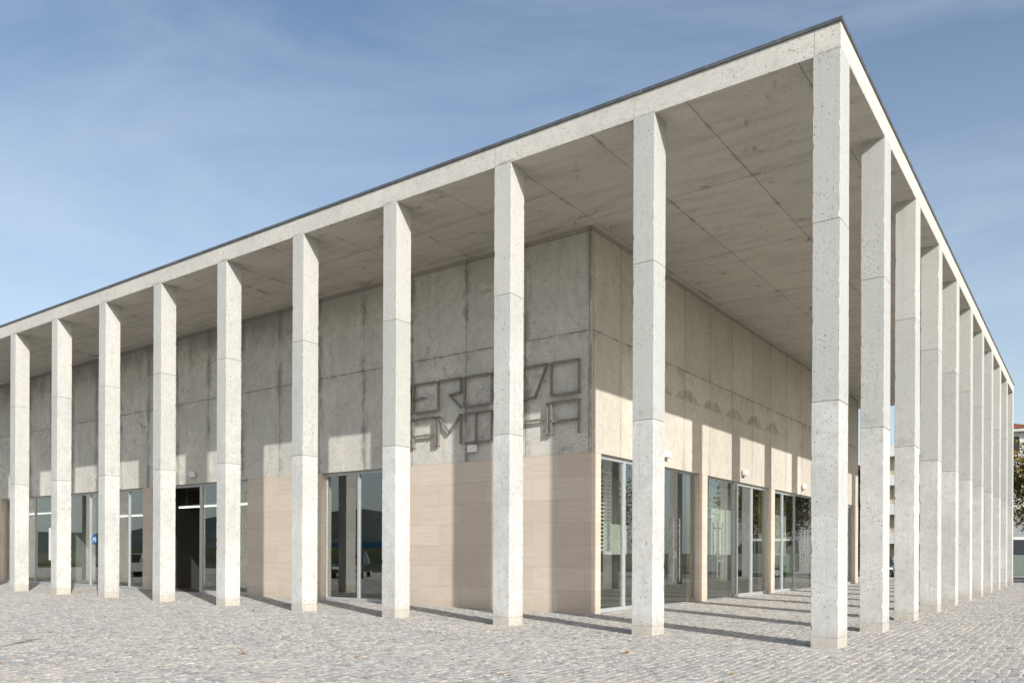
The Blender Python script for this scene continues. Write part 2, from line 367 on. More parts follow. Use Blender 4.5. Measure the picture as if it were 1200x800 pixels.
# ------------------------------------------------------------------ mesh helpers
def box(bm, x0, x1, y0, y1, z0, z1):
    v = [bm.verts.new(p) for p in ((x0,y0,z0),(x1,y0,z0),(x1,y1,z0),(x0,y1,z0),(x0,y0,z1),(x1,y0,z1),(x1,y1,z1),(x0,y1,z1))]
    for f in ((0,3,2,1),(4,5,6,7),(0,1,5,4),(1,2,6,5),(2,3,7,6),(3,0,4,7)): bm.faces.new([v[i] for i in f])
def tube(bm, p, q, r0, r1=None, n=10, caps=True):
    p, q = Vector(p), Vector(q); r1 = r0 if r1 is None else r1
    d = (q-p).normalized(); a = d.orthogonal().normalized(); c = d.cross(a)
    A = [bm.verts.new(p + r0*(math.cos(2*math.pi*i/n)*a + math.sin(2*math.pi*i/n)*c)) for i in range(n)]
    B = [bm.verts.new(q + r1*(math.cos(2*math.pi*i/n)*a + math.sin(2*math.pi*i/n)*c)) for i in range(n)]
    for i in range(n): bm.faces.new((A[i], A[(i+1)%n], B[(i+1)%n], B[i]))
    if caps: bm.faces.new(A[::-1]); bm.faces.new(B)
def bar(bm, p, q, w, up=Vector((0,0,1)), t=None):
    "square bar of width w (and thickness t along the second axis) from p to q"
    p, q = Vector(p), Vector(q); d = (q-p).normalized(); t = w if t is None else t
    a = d.cross(up); a = a.normalized() if a.length > 1e-4 else d.orthogonal().normalized(); c = d.cross(a).normalized()
    vs = []
    for o in (p, q):
        vs += [bm.verts.new(o + sx_*a*w/2 + sy_*c*t/2) for sx_, sy_ in ((-1,-1),(1,-1),(1,1),(-1,1))]
    for f in ((0,3,2,1),(4,5,6,7),(0,1,5,4),(1,2,6,5),(2,3,7,6),(3,0,4,7)): bm.faces.new([vs[i] for i in f])
def obj(name, bm, mat, parent=None, bevel=0, smooth=False, loc=None):
    bmesh.ops.recalc_face_normals(bm, faces=bm.faces)
    me = bpy.data.meshes.new(name); bm.to_mesh(me); bm.free(); me.materials.append(mat)
    o = bpy.data.objects.new(name, me); COL.objects.link(o)
    if parent: o.parent = parent
    if loc: o.location = loc
    if smooth:
        for p in me.polygons: p.use_smooth = True
    if bevel:
        m = o.modifiers.new('bevel', 'BEVEL'); m.width = bevel; m.segments = 2; m.limit_method = 'ANGLE'
    return o
def boxes(name, L, mat, parent=None, bevel=0):
    bm = bmesh.new()
    for b in L: box(bm, *b)
    return obj(name, bm, mat, parent, bevel)
def tag(o, label, cat, group=None):
    o['label'] = label; o['category'] = cat
    if group: o['group'] = group
    return o
def thing(name, label, cat, loc=(0,0,0), rz=0, group=None):
    o = bpy.data.objects.new(name, None); COL.objects.link(o); o.location = loc; o.rotation_euler = (0,0,rz); o.empty_display_size = .3
    return tag(o, label, cat, group)
def struct(o): o['kind'] = 'structure'; return o
def copy_tree(o, parent=None):
    c = o.copy(); COL.objects.link(c)
    if parent: c.parent = parent
    for ch in [k for k in COL.objects if k.parent == o]: copy_tree(ch, c)
    return c
def sheet(name, pts, z, mat):
    bm = bmesh.new(); bm.faces.new([bm.verts.new((x, y, z)) for x, y in pts]); return obj(name, bm, mat)

# ------------------------------------------------------------------ ground
struct(sheet('ground', [(-2500,-2500),(2500,-2500),(2500,2500),(-2500,2500)], -.16, M['ground']))
PX0, PX1, PY0, PY1 = -47.0, 9.0, -11.2, 44.0
struct(boxes('plaza_bed', [(PX0, PX1, PY0, PY1, -.15, -.013)], M['sand']))
struct(boxes('plaza', [(-75, PX0, -22, 44, -.15, -.004), (PX0, PX1, -22, PY0, -.15, -.004), (PX1, 20, -22, 44, -.15, -.004)], M['farpave']))
def cobbles():
    V=[]; Q=[]; T=[]
    tops=[]
    x = PX0+.02
    while x < PX1-.2:
        w = random.uniform(.115, .145)
        y0 = PY0+.02 + random.random()*.12
        y1 = PY1-.02
        n = int((y1-y0)/.095)
        ln = rng.uniform(.09, .165, n); e = y0+np.cumsum(ln); s = e-ln
        k = e < y1; s, e = s[k], e[k]
        if x < -7.15: k = s < 4.0; s, e = s[k], np.minimum(e[k], 4.0)
        tops.append(np.stack([np.full(len(s), x), np.full(len(s), x+w), s, e], 1))
        x += w
    B = np.concatenate(tops); N = len(B)
    g = rng.uniform(.005, .019, (N, 4))           # joint half widths
    x0, x1, y0, y1 = B[:,0]+g[:,0], B[:,1]-g[:,1], B[:,2]+g[:,2], B[:,3]-g[:,3]
    wob = lambda: rng.normal(0, .0075, N)
    zt = rng.normal(0, .0028, N).clip(-.006, .006) - .003 + .004*np.sin(B[:,0]*1.1+B[:,2]*.6)*np.sin(B[:,2]*1.5-B[:,0]*.4); sx_ = rng.normal(0, .018, N); sy_ = rng.normal(0, .018, N)
    wv = .018*np.sin(B[:,2]*1.3+B[:,0]*.7) + .010*np.sin(B[:,2]*4.3-B[:,0]*1.9+1.3) + rng.normal(0, .008, N)
    x0 = x0+wv; x1 = x1+wv
    cx, cy = (x0+x1)/2, (y0+y1)/2
    def P(fx, fy, dz, inset):
        X = np.where(fx < 0, x0+inset, x1-inset) + wob(); Y = np.where(fy < 0, y0+inset, y1-inset) + wob()
        Z = zt + dz + (X-cx)*sx_ + (Y-cy)*sy_
        return np.stack([X, Y, Z], 1)
    cor = ((-1,-1),(1,-1),(1,1),(-1,1))
    low = [P(np.full(N, a), np.full(N, b_), -.022, 0.0) for a, b_ in cor]
    midl = [P(np.full(N, a), np.full(N, b_), -.005, .003) for a, b_ in cor]
    top = [P(np.full(N, a), np.full(N, b_), 0.0, .013) for a, b_ in cor]
    verts = np.stack(low+midl+top, 1).reshape(-1, 3)   # 12 per stone
    pat = []
    for o in (0, 4):
        for i in range(4): pat.append((o+i, o+(i+1)%4, o+4+(i+1)%4, o+4+i))
    pat.append((8, 9, 10, 11)); pat = np.array(pat)
    faces = (np.arange(N)[:,None,None]*12 + pat[None]).reshape(-1)
    me = bpy.data.meshes.new('cobblestones'); nf = N*9
    me.vertices.add(N*12); me.vertices.foreach_set('co', verts.astype(np.float32).ravel())
    me.loops.add(nf*4); me.loops.foreach_set('vertex_index', faces.astype(np.int32))
    me.polygons.add(nf); me.polygons.foreach_set('loop_start', np.arange(0, nf*4, 4, dtype=np.int32))
    me.polygons.foreach_set('use_smooth', np.tile(np.array([0]*9, dtype=bool), N))
    me.update(calc_edges=True)
    a = me.attributes.new('tone', 'FLOAT', 'POINT'); a.data.foreach_set('value', np.repeat(rng.beta(2.0, 2.2, N), 12).astype(np.float32))
    me.materials.append(M['cobble'])
    o = bpy.data.objects.new('plaza_cobblestones', me); COL.objects.link(o); return struct(o)
cobbles()
struct(boxes('road', [(-120, 60, -42, -30, -.15, -.10), (20.3, 29, -30, 120, -.15, -.101), (-120, 20.3, 47, 56, -.15, -.102)], M['tarmac']))
struct(boxes('kerb', [(-75, 20.0, -22.3, -22.004, -.15, .02), (20.003, 20.3, -22.3, 44.3, -.15, .02), (-75, 20.0, 44.004, 44.3, -.15, .02)], M['kerb']))
struct(boxes('lawn', [(-120, 19.9, -30, -22.4, -.15, -.03), (-120, 60, -85, -42.1, -.15, -.03)], M['lawn']))
def bank():
    bm = bmesh.new(); rows = []
    for v, z in ((0, -.04), (3, 1.2), (6, 1.9), (10, 2.0), (16, -.04)):
        rows.append([bm.verts.new((-140+u*5, -52-v+.53*(0-u*5+60)*0 - 0, z*(1+.12*math.sin(u*1.7+v)) if z > 0 else z)) for u in range(40)])
    for a_, b_ in zip(rows, rows[1:]):
        for i in range(39): bm.faces.new((a_[i], a_[i+1], b_[i+1], b_[i]))
    return obj('grass_bank', bm, M['lawn'], smooth=True)
struct(bank())
def hills():
    bm = bmesh.new(); n = 160; rows = []
    for (rad, f_) in ((560, 0.0), (700, .55), (900, 1.0), (1300, .8)):
        row = []
        for i in range(n):
            a = R(150 + 190*i/(n-1))
            hgt = .60*(52 + 20*math.sin(a*5.0+.7) + 10*math.sin(a*13+2) + 5*math.sin(a*31) + 2*math.sin(a*83))
            row.append(bm.verts.new((math.cos(a)*rad, math.sin(a)*rad, -1 + f_*hgt)))
        rows.append(row)
    for a_, b_ in zip(rows, rows[1:]):
        for i in range(n-1): bm.faces.new((a_[i], a_[i+1], b_[i+1], b_[i]))
    return obj('hills', bm, M['hill'], smooth=True)
struct(hills())

# ------------------------------------------------------------------ the building
bld = thing('market_building', 'long flat roofed concrete market hall wrapped by a portico of tall square columns', 'building')
ZS, ZT = 9.82, 10.265           # soffit and fascia top
SA, SB = 3.3294, 3.4449         # column spacing along each front
XL, YB = -53.0, 10*SB+.60
YA, XB = 3.85, -6.90            # faces of the inner volume
ZW = 4.11                       # underside of the concrete wall
bm = bmesh.new(); box(bm, XL, 0, 0, YB, ZS, ZT); obj('roof_slab', bm, M['soffit'], bld)
bm = bmesh.new()
box(bm, XL-.03, .03, -.03, .25, ZT+.002, ZT+.062); box(bm, -.25, .03, .252, YB+.03, ZT+.002, ZT+.062)
obj('roof_flashing', bm, M['zinc'], bld)
boxes('roof_cover', [(XL+.1, -.3, .3, YB-.1, ZT+.004, ZT+.02)], M['zinc'], bld)

def column(x, y, w, d):
    "x,y: the outer corner (right, front); three lifts poured one on the other, arrises worn and chipped"
    bm = bmesh.new(); r_ = random
    zs = [-.03, 4.07, 7.05, ZS]; rings = []
    chip = [[0.0]*4]
    for i in range(3):
        j = [r_.uniform(-.004, .004) if i < 2 else 0 for _ in range(4)]
        z0, z1 = zs[i]+(.006 if i else 0), zs[i+1]-(.006 if i < 2 else 0)
        n = max(2, int((z1-z0)/.07)); cz = [z0 + (z1-z0)*q/n for q in range(n+1)]
        if i: rings.append(([(-w, 0), (0, 0), (0, d), (-w, d)], zs[i], [.012]*4, .004))
        for z in cz:
            ch = [max(.003, r_.gauss(.006, .0022)) + (r_.uniform(.006, .022) if r_.random() < .05 else 0) for _ in range(4)]
            rings.append(([(-w-j[0], j[1]*.7), (j[2]*.7, j[1]*.7), (j[2]*.7, d+j[3]), (-w-j[0], d+j[3])], z, ch, 0.0))
    prev = None; sg = ((1, 1), (-1, 1), (-1, -1), (1, -1))
    for cor, z, ch, ins in rings:
        ring = []
        for q in range(4):
            (px, py), (ax, ay), c = cor[q], sg[q], ch[q]
            px += ax*ins; py += ay*ins
            pts = [(px, py+ay*c), (px+ax*c, py)]
            if q in (1, 3): pts.reverse()
            ring += [bm.verts.new((u, v, z)) for u, v in pts]
        if prev:
            for q in range(8): bm.faces.new((prev[q], prev[(q+1)%8], ring[(q+1)%8], ring[q]))
        else: bm.faces.new(ring[::-1])
        prev = ring
    bm.faces.new(prev)
    return obj('column', bm, M['col'], bld, loc=(x, y, 0))
column(0, 0, .44, .60)
for k in range(1, 16): column(-k*SA, 0, .44, .50)
for k in range(1, 11): column(0, k*SB, .44, .60)

# inner volume: concrete wall above, stone and glass below
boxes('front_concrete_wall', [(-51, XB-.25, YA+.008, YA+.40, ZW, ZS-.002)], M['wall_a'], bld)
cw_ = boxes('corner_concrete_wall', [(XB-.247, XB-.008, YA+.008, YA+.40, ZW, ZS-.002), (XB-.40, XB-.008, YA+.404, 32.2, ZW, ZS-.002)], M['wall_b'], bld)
cw_.data.materials.append(M['wall_a'])
for p_ in cw_.data.polygons: p_.material_index = 1 if p_.normal.y < -.5 else 0
boxes('end_concrete_wall', [(-50, XB-.41, 31.8, 32.2, -.02, ZS-.004), (-51, -50.6, YA+.41, 32.2, -.02, ZS-.004)], M['wall_a'], bld)

def stone(*b): return boxes('stone_pier', [b], M['stone'], bld, .004)
Z0 = -.02
# front (x0,x1,y0,y1)
stone(-13.25, XB, YA, YA+.48, Z0, ZW-.004)            # corner pier, wide on the front
stone(-20.94, -17.07, YA, YA+.45, Z0, ZW-.004)
stone(-27.78, -27.10, YA-.001, YA+.45, Z0, ZW-.004)
stone(-44.2, -40.78, YA, YA+.45, Z0, ZW-.004)
# side
for a, c in ((10.74, 11.38), (17.62, 18.26), (24.52, 25.14), (31.35, 32.2)):
    boxes('stone_pier', [(XB-.45, XB, a, c, Z0, ZW-.004)], M['stone'], bld, .004)

# ---- glazing
FW = .055
def pane(parent, name, *b): return boxes(name, [b], M['glass'], parent)
def window_front(x0, x1, mull, y=YA+.17, lift=.09):
    "glazed unit in the front wall: frame, one pane per bay"
    L = [(x0, x1, y, y+.09, ZW-.10, ZW-.006), (x0, x1, y-.03, y+.09, -.01, lift)]
    xs = [x0] + sorted(mull) + [x1]
    for i, m in enumerate(xs):
        a, c = (m, m+.07) if i == 0 else ((m-.07, m) if i == len(xs)-1 else (m-.05, m+.05))
        L.append((a, c, y+.002, y+.088, lift, ZW-.10))
    f = boxes('window', L, M['alu'], bld, .004)
    for i in range(len(xs)-1): pane(f, 'pane', xs[i]+.05, xs[i+1]-.05, y+.035, y+.047, lift-.02, ZW-.08)
    return f
window_front(-17.05, -13.27, (-15.50,))
window_front(-24.02, -20.96, (-22.3,))
window_front(-40.76, -27.80, (-29.15, -32.35, -35.70, -37.55))
# open sliding door left of the second window: the leaf is pushed back, only its frame and fanlight bar stay
boxes('door_frame', [(-27.08, -24.03, YA+.17, YA+.26, ZW-.10, ZW-.007), (-27.08, -27.0, YA+.172, YA+.258, -.01, ZW-.101), (-24.11, -24.03, YA+.172, YA+.258, -.01, ZW-.101)], M['alu'], bld, .004)

def window_side(y0, y1, mull, x=XB-.11):
    L = [(x-.09, x, y0, y1, ZW-.11, ZW-.006), (x-.09, x+.04, y0, y1, -.01, .10)]
    ys = [y0] + sorted(mull) + [y1]
    for i, m in enumerate(ys):
        a, c = (m, m+.08) if i == 0 else ((m-.10, m) if i == len(ys)-1 else (m-.07, m+.07))
        L.append((x-.088, x-.002, a, c, .10, ZW-.11))
    f = boxes('window', L, M['alu'], bld, .004)
    for i in range(len(ys)-1): pane(f, 'pane', x-.047, x-.035, ys[i]+.05, ys[i+1]-.05, .08, ZW-.09)
    return f
def doors_side(y0, y1, x=XB-.17):
    "two frameless glass leaves with long bar handles"
    mid = (y0+y1)/2
    f = boxes('door_frame', [(x-.03, x+.03, y0, y1, ZW-.06, ZW-.007), (x-.03, x+.03, y0, y1, -.01, .02), (x-.028, x+.028, y0, y0+.03, .02, ZW-.06), (x-.028, x+.028, y1-.03, y1, .02, ZW-.06)], M['alu'], bld, .003)
    for s, (a, c) in ((-1, (y0+.035, mid-.006)), (1, (mid+.006, y1-.035))):
        d = boxes('glass_door', [(x-.006, x+.006, a, c, .03, ZW-.065)], M['glass'], bld)
        bm = bmesh.new(); hy = mid + s*.22
        for xo in (.075, -.075):
            tube(bm, (x+xo, hy, .70), (x+xo, hy, 2.62), .022, n=8)
        for zz in (.88, 2.42): tube(bm, (x-.075, hy, zz), (x+.075, hy, zz), .014, n=8)
        obj('handle', bm, M['steel'], d)
        boxes('lock', [(x-.03, x+.03, mid+s*.02-.02 if s > 0 else mid-.10, mid+.10 if s > 0 else mid-.02+.0, 1.42, 1.60)], M['steel'], d, .004)
        boxes('floor_hinge', [(x-.035, x+.035, (a+.02 if s < 0 else c-.24), (a+.24 if s < 0 else c-.02), .032, .13)], M['steel'], d, .004)
window_side(4.35, 7.60, (5.82,)); doors_side(7.62, 10.73)
doors_side(11.39, 14.02); window_side(14.05, 17.60, (14.42, 15.95))
window_side(18.27, 21.30, (19.62,)); doors_side(21.33, 24.51)
doors_side(25.15, 27.9); window_side(27.92, 31.34, (29.6,))

# ---- inside
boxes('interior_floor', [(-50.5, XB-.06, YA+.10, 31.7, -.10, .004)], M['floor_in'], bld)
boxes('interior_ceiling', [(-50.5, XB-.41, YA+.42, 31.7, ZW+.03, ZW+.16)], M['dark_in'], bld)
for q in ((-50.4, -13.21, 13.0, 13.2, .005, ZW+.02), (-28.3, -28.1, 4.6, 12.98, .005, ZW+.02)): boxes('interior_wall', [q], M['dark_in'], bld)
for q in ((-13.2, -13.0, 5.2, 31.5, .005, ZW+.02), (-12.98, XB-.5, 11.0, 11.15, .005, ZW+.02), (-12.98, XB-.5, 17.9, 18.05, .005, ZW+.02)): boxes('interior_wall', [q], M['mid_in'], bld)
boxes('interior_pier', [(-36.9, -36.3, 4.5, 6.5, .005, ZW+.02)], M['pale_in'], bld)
bm = bmesh.new()
for i in range(21):
    z = 1.62 + i*.117
    box(bm, -8.64, -8.58, 6.9, 7.95, z, z+.058)
for yy in (6.9, 7.9): box(bm, -8.70, -8.639, yy, yy+.05, 1.6, 4.1)
obj('louvre_screen', bm, M['blind'], bld)
bm = bmesh.new()
for i in range(21):
    z = 1.62 + i*.117
    box(bm, -8.64, -8.58, 11.3, 12.7, z, z+.058)
for yy in (11.3, 12.65): box(bm, -8.70, -8.639, yy, yy+.05, 1.6, 4.1)
obj('louvre_screen', bm, M['blind'], bld)
for a, c in ((9.3, 10.9), (12.9, 17.3), (18.4, 24.2)):
    boxes('roller_blind', [(-9.62 if a < 10 else -8.30, -9.60 if a < 10 else -8.28, a, c, 1.50, 4.08)], M['blind'], bld)
    
# ------------------------------------------------------------------ wall lettering (bent steel rods held off the wall)
GL = {'M': ['00-01', '01-.5,.42', '.5,.42-11', '11-10'], 'E': ['10-00', '00-01', '01-11', '0,.5-.5,.5'],
      'R': ['00-01', '01-11', '11-1,.52', '1,.52-.5,.47', '.5,.47-10'], 'C': ['10-00', '00-01', '01-11'],
      'A': ['00-01', '01-11', '11-10', '0,.40-1,.40'], 'D': ['00-01', '01-11', '11-.55,0', '.55,0-00'],
      'O': ['00-01', '01-11', '11-10', '10-00'], 'I': ['00-10', '01-11', '.5,0-.5,1'],
      'N': ['00-01', '01-10', '10-11'], 'H': ['00-01', '10-11', '0,.5-1,.5']}
def pt(s):
    return tuple(float(q) for q in s.split(',')) if ',' in s else (float(s[0]), float(s[1]))
LABEL = {('E',0): 'steel rod letter E beginning the upper line of wall lettering', ('R',0): 'steel rod letter R beside the E in the upper line of lettering',
         ('C',0): 'steel rod letter C next to the R in the upper line of lettering', ('A',0): 'steel rod letter A in the upper line, behind a portico column',
         ('D',0): 'steel rod letter D with slanted side in the upper line of lettering', ('O',0): 'square steel rod letter O at the right end of the upper line',
         ('M',0): 'steel rod letter M at the left end of the upper line, behind a column', ('C',1): 'steel rod letter C at the left end of the lower line, behind a column',
         ('M',1): 'steel rod letter M in the lower line, above the wall lamp', ('I',1): 'steel rod letter I with top and bottom bars in the lower line',
         ('N',1): 'steel rod letter N in the lower line, behind a portico column', ('H',1): 'steel rod letter H beside the last letter of the lower line'}
for row, (word, zb, zt_) in enumerate((('MERCADO', 5.64, 6.47), ('CAMINHA', 4.62, 5.45))):
    nA = 0
    for i, ch in enumerate(word):
        x0 = -13.89 + i*.970; wd = .84
        bm = bmesh.new(); yy = YA - .085
        ends = set()
        for sg in GL[ch]:
            a, c = sg.split('-'); a, c = pt(a), pt(c)
            P_ = [(wd*u, yy, (zt_-zb)*v) for u, v in (a, c)]
            bar(bm, (x0+P_[0][0], yy, zb+P_[0][2]), (x0+P_[1][0], yy, zb+P_[1][2]), .054, Vector((0,1,0)), .058)
            ends |= {a, c}
        for u, v in ends:
            tube(bm, (x0+wd*u, yy-.019, zb+(zt_-zb)*v), (x0+wd*u, YA+.02, zb+(zt_-zb)*v), .014, n=8)
        o = obj('wall_letter', bm, M['rod'])
        if row == 1 and ch == 'A':
            lab = 'steel rod letter A in the lower line beneath the upper E' if nA == 0 else 'steel rod letter A at the right end of the lower line, under the O'
            nA += 1
        else: lab = LABEL[(ch, row)]
        tag(o, lab, 'letter', 'steel rod letters on the concrete wall')

# ------------------------------------------------------------------ wall lamps
def wall_lamp(x, y, z, rz, label):
    t = thing('wall_lamp', label, 'wall lamp', (x, y, z), rz, 'small white floodlights on the concrete walls')
    bm = bmesh.new(); box(bm, -.14, .14, -.17, -.05, -.10, .10); obj('lamp_housing', bm, M['white'], t, .015)
    bm = bmesh.new(); box(bm, -.05, .05, -.049, -.001, -.07, .07); obj('bracket', bm, M['alu'], t, .004)
    bm = bmesh.new(); box(bm, -.13, .13, -.15, -.07, -.106, -.1005); obj('lens', bm, M['shade_win'], t)
wall_lamp(-10.68, YA+.008, 4.44, 0, 'small white floodlight on the wall beneath the steel lettering')
wall_lamp(-24.18, YA+.008, 4.44, 0, 'small white floodlight on the wall above the open dark doorway')
wall_lamp(XB-.008, 8.10, 4.46, R(90), 'small white floodlight over the glass doors nearest the building corner')
wall_lamp(XB-.008, 14.62, 4.46, R(90), 'small white floodlight on the side wall between second doors and their windows')
wall_lamp(XB-.008, 21.95, 4.46, R(90), 'small white floodlight on the side wall farthest from the corner')

# ------------------------------------------------------------------ things inside, seen through the glass
def tube_lamp(x0, x1, y, z, label):
    t = thing('tube_lamp', label, 'tube lamp', ((x0+x1)/2, y, z), 0, 'lit tube lamps hanging inside the hall')
    h = (x1-x0)/2
    bm = bmesh.new(); tube(bm, (-h, 0, 0), (h, 0, 0), .035, n=10); obj('tube', bm, M['lamp'], t)
    bm = bmesh.new(); box(bm, -h-.03, h+.03, -.03, .03, .04, .09)
    for q in (-h*.8, h*.8): tube(bm, (q, 0, .08), (q, 0, ZW+.03-z), .006, n=6)
    obj('fitting', bm, M['alu'], t)
tube_lamp(-28.0, -22.6, 5.6, 3.40, 'lit white tube lamp hanging just inside the open doorway')
tube_lamp(-34.4, -30.6, 5.6, 3.14, 'lit white tube lamp behind the glass with the round blue sticker')
tube_lamp(-42.0, -37.4, 5.6, 3.46, 'lit white tube lamp behind the far left glazing')
def counter(x, y, w, d, h, label, mt):
    t = thing('counter', label, 'counter', (x, y, 0), 0, 'counters inside the market hall')
    bm = bmesh.new(); box(bm, -w/2, w/2, -d/2, d/2, h-.06, h); obj('counter_top', bm, M['pale_in'], t, .01)
    bm = bmesh.new(); box(bm, -w/2+.06, w/2-.06, -d/2+.06, d/2-.06, .006, h-.061); obj('cabinet', bm, mt, t)
counter(-31.0, 8.3, 2.3, .8, 1.18, 'pale topped counter standing in the dark hall behind the open doorway', M['dark_in'])
counter(-33.3, 10.4, 2.2, .8, .95, 'lower pale topped counter deeper in the dark hall', M['dark_in'])
st = thing('glass_sticker', 'round blue sticker with a white mark on the front glazing', 'sticker', (-32.02, YA+.2035, 2.06))
bm = bmesh.new(); tube(bm, (0, 0, 0), (0, -.004, 0), .235, n=28); obj('disc', bm, M['blue'], st)
bm = bmesh.new()
for sg in ((-.10, -.12, -.10, .10), (-.10, .10, 0, -.02), (0, -.02, .10, .10), (.10, .10, .10, -.12)):
    bar(bm, (sg[0], -.006, sg[1]), (sg[2], -.006, sg[3]), .055, Vector((0,1,0)), .003)
obj('white_mark', bm, M['white'], st)
po = thing('notice', 'tall narrow white notice with red and black dots stuck on the glass', 'notice', (-35.98, YA+.2035, 1.12))
bm = bmesh.new(); box(bm, -.24, .24, -.004, 0, 0, 1.50); obj('sheet', bm, M['white'], po)
bm = bmesh.new(); tube(bm, (.06, -.004, .62), (.06, -.008, .62), .05, n=14); obj('red_dot', bm, M['red'], po)
bm = bmesh.new(); tube(bm, (.06, -.004, .42), (.06, -.008, .42), .05, n=14); obj('black_dot', bm, M['black'], po)
# red and white post, bin and parasol behind the third bay
ps = thing('striped_post', 'red and white striped post behind the glass beside the second stone pier', 'post', (-7.55, 18.75, .006))
for i, mt in enumerate((M['red'], M['white'], M['red'])):
    bm = bmesh.new(); box(bm, -.09, .09, -.09, .09, .45+i*.40, .45+(i+1)*.40); obj('stripe', bm, mt, ps)
bm = bmesh.new(); tube(bm, (0,0,0), (0,0,.449), .03); box(bm, -.2, .2, -.2, .2, 0, .03); obj('foot', bm, M['black'], ps)
wb = thing('wheelie_bin', 'pale green wheelie bin standing behind the third bay of glazing', 'bin', (-7.75, 21.4, .006))
bm = bmesh.new()
a_ = [bm.verts.new(p) for p in ((-.22,-.26,.06),(.22,-.26,.06),(.22,.26,.06),(-.22,.26,.06))]; c_ = [bm.verts.new(p) for p in ((-.30,-.34,1.0),(.30,-.34,1.0),(.30,.34,1.0),(-.30,.34,1.0))]
for q in range(4): bm.faces.new((a_[q], a_[(q+1)%4], c_[(q+1)%4], c_[q]))
bm.faces.new(a_[::-1]); bm.faces.new(c_); obj('bin_body', bm, M['green_bin'], wb, .02)
bm = bmesh.new(); box(bm, -.33, .33, -.37, .37, 1.004, 1.07); obj('lid', bm, M['green_bin'], wb, .02)
for s in (-1, 1):
    bm = bmesh.new(); tube(bm, (-.24, s*.29, .1), (-.24, s*.35, .1), .1, n=16); obj('wheel', bm, M['black'], wb)

# ------------------------------------------------------------------ fallen leaves
def leaf_mesh(k):
    r_ = random.Random(k); me = bmesh.new(); n = 12; L = []
    for i in range(n):
        t = 2*math.pi*i/n; rr = (.055 if i % 2 == 0 else .036)*(1+.25*r_.uniform(-1, 1))*(1.25 if abs(math.cos(t)) > .8 else .85)
        L.append(me.verts.new((rr*math.cos(t), rr*math.sin(t), .008+.016*r_.random()+.012*abs(math.cos(t)))))
    c0 = me.verts.new((0, 0, .006))
    for i in range(n): me.faces.new((c0, L[i], L[(i+1)%n]))
    bar(me, (-.05, 0, .012), (-.12, .012, .02), .004)
    return me
LEAVES = [(-12.68,-5.75),(-14.22,-4.71),(-8.17,-6.37),(-8.76,-8.94),(-6.69,-7.87),(-7.04,-6.31),(-14.53,-.61),(-4.2,-1.33),(-3.04,-2.25),(-2.48,-2.66),(-2.69,-5.57),(2.23,1.69),(.68,-1.46),(-5.38,-5.53),(-.35,-3.78),(-12.6,-6.56)]
lfs = []
for k in range(4):
    o = obj('fallen_leaf', leaf_mesh(k), M['dryleaf']); lfs.append(o)
for i, (x, y) in enumerate(LEAVES):
    o = lfs[i] if i < 4 else lfs[i % 4].copy()
    if i >= 4: COL.objects.link(o)
    o.location = (x, y, .004); o.rotation_euler = (0, 0, random.uniform(0, 6.28)); s = random.uniform(.7, 1.0); o.scale = (s, s, s)
    tag(o, 'small dry orange leaf fallen on the cobblestones', 'leaf', 'dry leaves scattered over the cobbles')

# ------------------------------------------------------------------ trees
def tree(x, y, h, r, zc, n, label, seed):
    g = np.random.default_rng(seed); rr = random.Random(seed)
    t = thing('street_tree', label, 'tree', (x, y, -.1), 0, 'autumn trees around the plaza')
    bm = bmesh.new()
    p = Vector((0,0,0)); pr = .16
    for i in range(4):
        q = Vector((rr.uniform(-.1,.1), rr.uniform(-.1,.1), zc*(i+1)/4)); tube(bm, p, q, pr, pr*.86, 9, False); p, pr = q, pr*.86
    tips = []
    for i in range(9):
        a = 2*math.pi*i/9 + rr.uniform(-.3,.3); e = rr.uniform(.35, 1.25)
        d = Vector((math.cos(a)*math.cos(e), math.sin(a)*math.cos(e), math.sin(e)))
        s = Vector((0,0,zc*rr.uniform(.55, 1))); m_ = s + d*r*.5; en = m_ + (d+Vector((rr.uniform(-.4,.4), rr.uniform(-.4,.4), .2)))*r*.42
        tube(bm, s, m_, .065, .04, 7, False); tube(bm, m_, en, .04, .012, 6, False); tips += [m_, en]
    obj('trunk', bm, M['bark'], t, smooth=True)
    # leaf clumps: centres near limb tips and through the crown volume
    cz = zc + (h-zc)*.42
    C = []
    while len(C) < 70:
        v = g.normal(0, 1, 3); v /= np.linalg.norm(v); v *= g.uniform(.35, 1)**.6
        C.append(np.array([v[0]*r, v[1]*r, cz+v[2]*(h-zc)*.62]) * np.array([1,1,1]))
    C = np.array(C + [np.array(q) for q in tips]); cs = g.uniform(.3, .62, len(C))*r/3
    ci = g.integers(0, len(C), n); ctr = C[ci] + g.normal(0, 1, (n,3))*cs[ci][:,None]*np.array([1,1,.8])
    tone0 = g.uniform(.08, .92, len(C)); tone = np.clip(tone0[ci] + g.normal(0, .20, n), 0, 1)
    u = g.normal(0,1,(n,3)); u /= np.linalg.norm(u,axis=1)[:,None]; w = g.normal(0,1,(n,3)); w -= (w*u).sum(1)[:,None]*u; w /= np.linalg.norm(w,axis=1)[:,None]
    sz = g.uniform(.07, .13, n)[:,None]
    V = np.stack([ctr-u*sz, ctr+w*sz*.55, ctr+u*sz, ctr-w*sz*.55], 1).reshape(-1,3)
    me = bpy.data.meshes.new('crown'); me.vertices.add(n*4); me.vertices.foreach_set('co', V.astype(np.float32).ravel())
    me.loops.add(n*4); me.loops.foreach_set('vertex_index', np.arange(n*4, dtype=np.int32)); me.polygons.add(n); me.polygons.foreach_set('loop_start', np.arange(0, n*4, 4, dtype=np.int32))
    me.update(calc_edges=True); a = me.attributes.new('tone', 'FLOAT', 'POINT'); a.data.foreach_set('value', np.repeat(tone, 4).astype(np.float32))
    me.materials.append(M['leaf']); o = bpy.data.objects.new('crown', me); COL.objects.link(o); o.parent = t
    return t
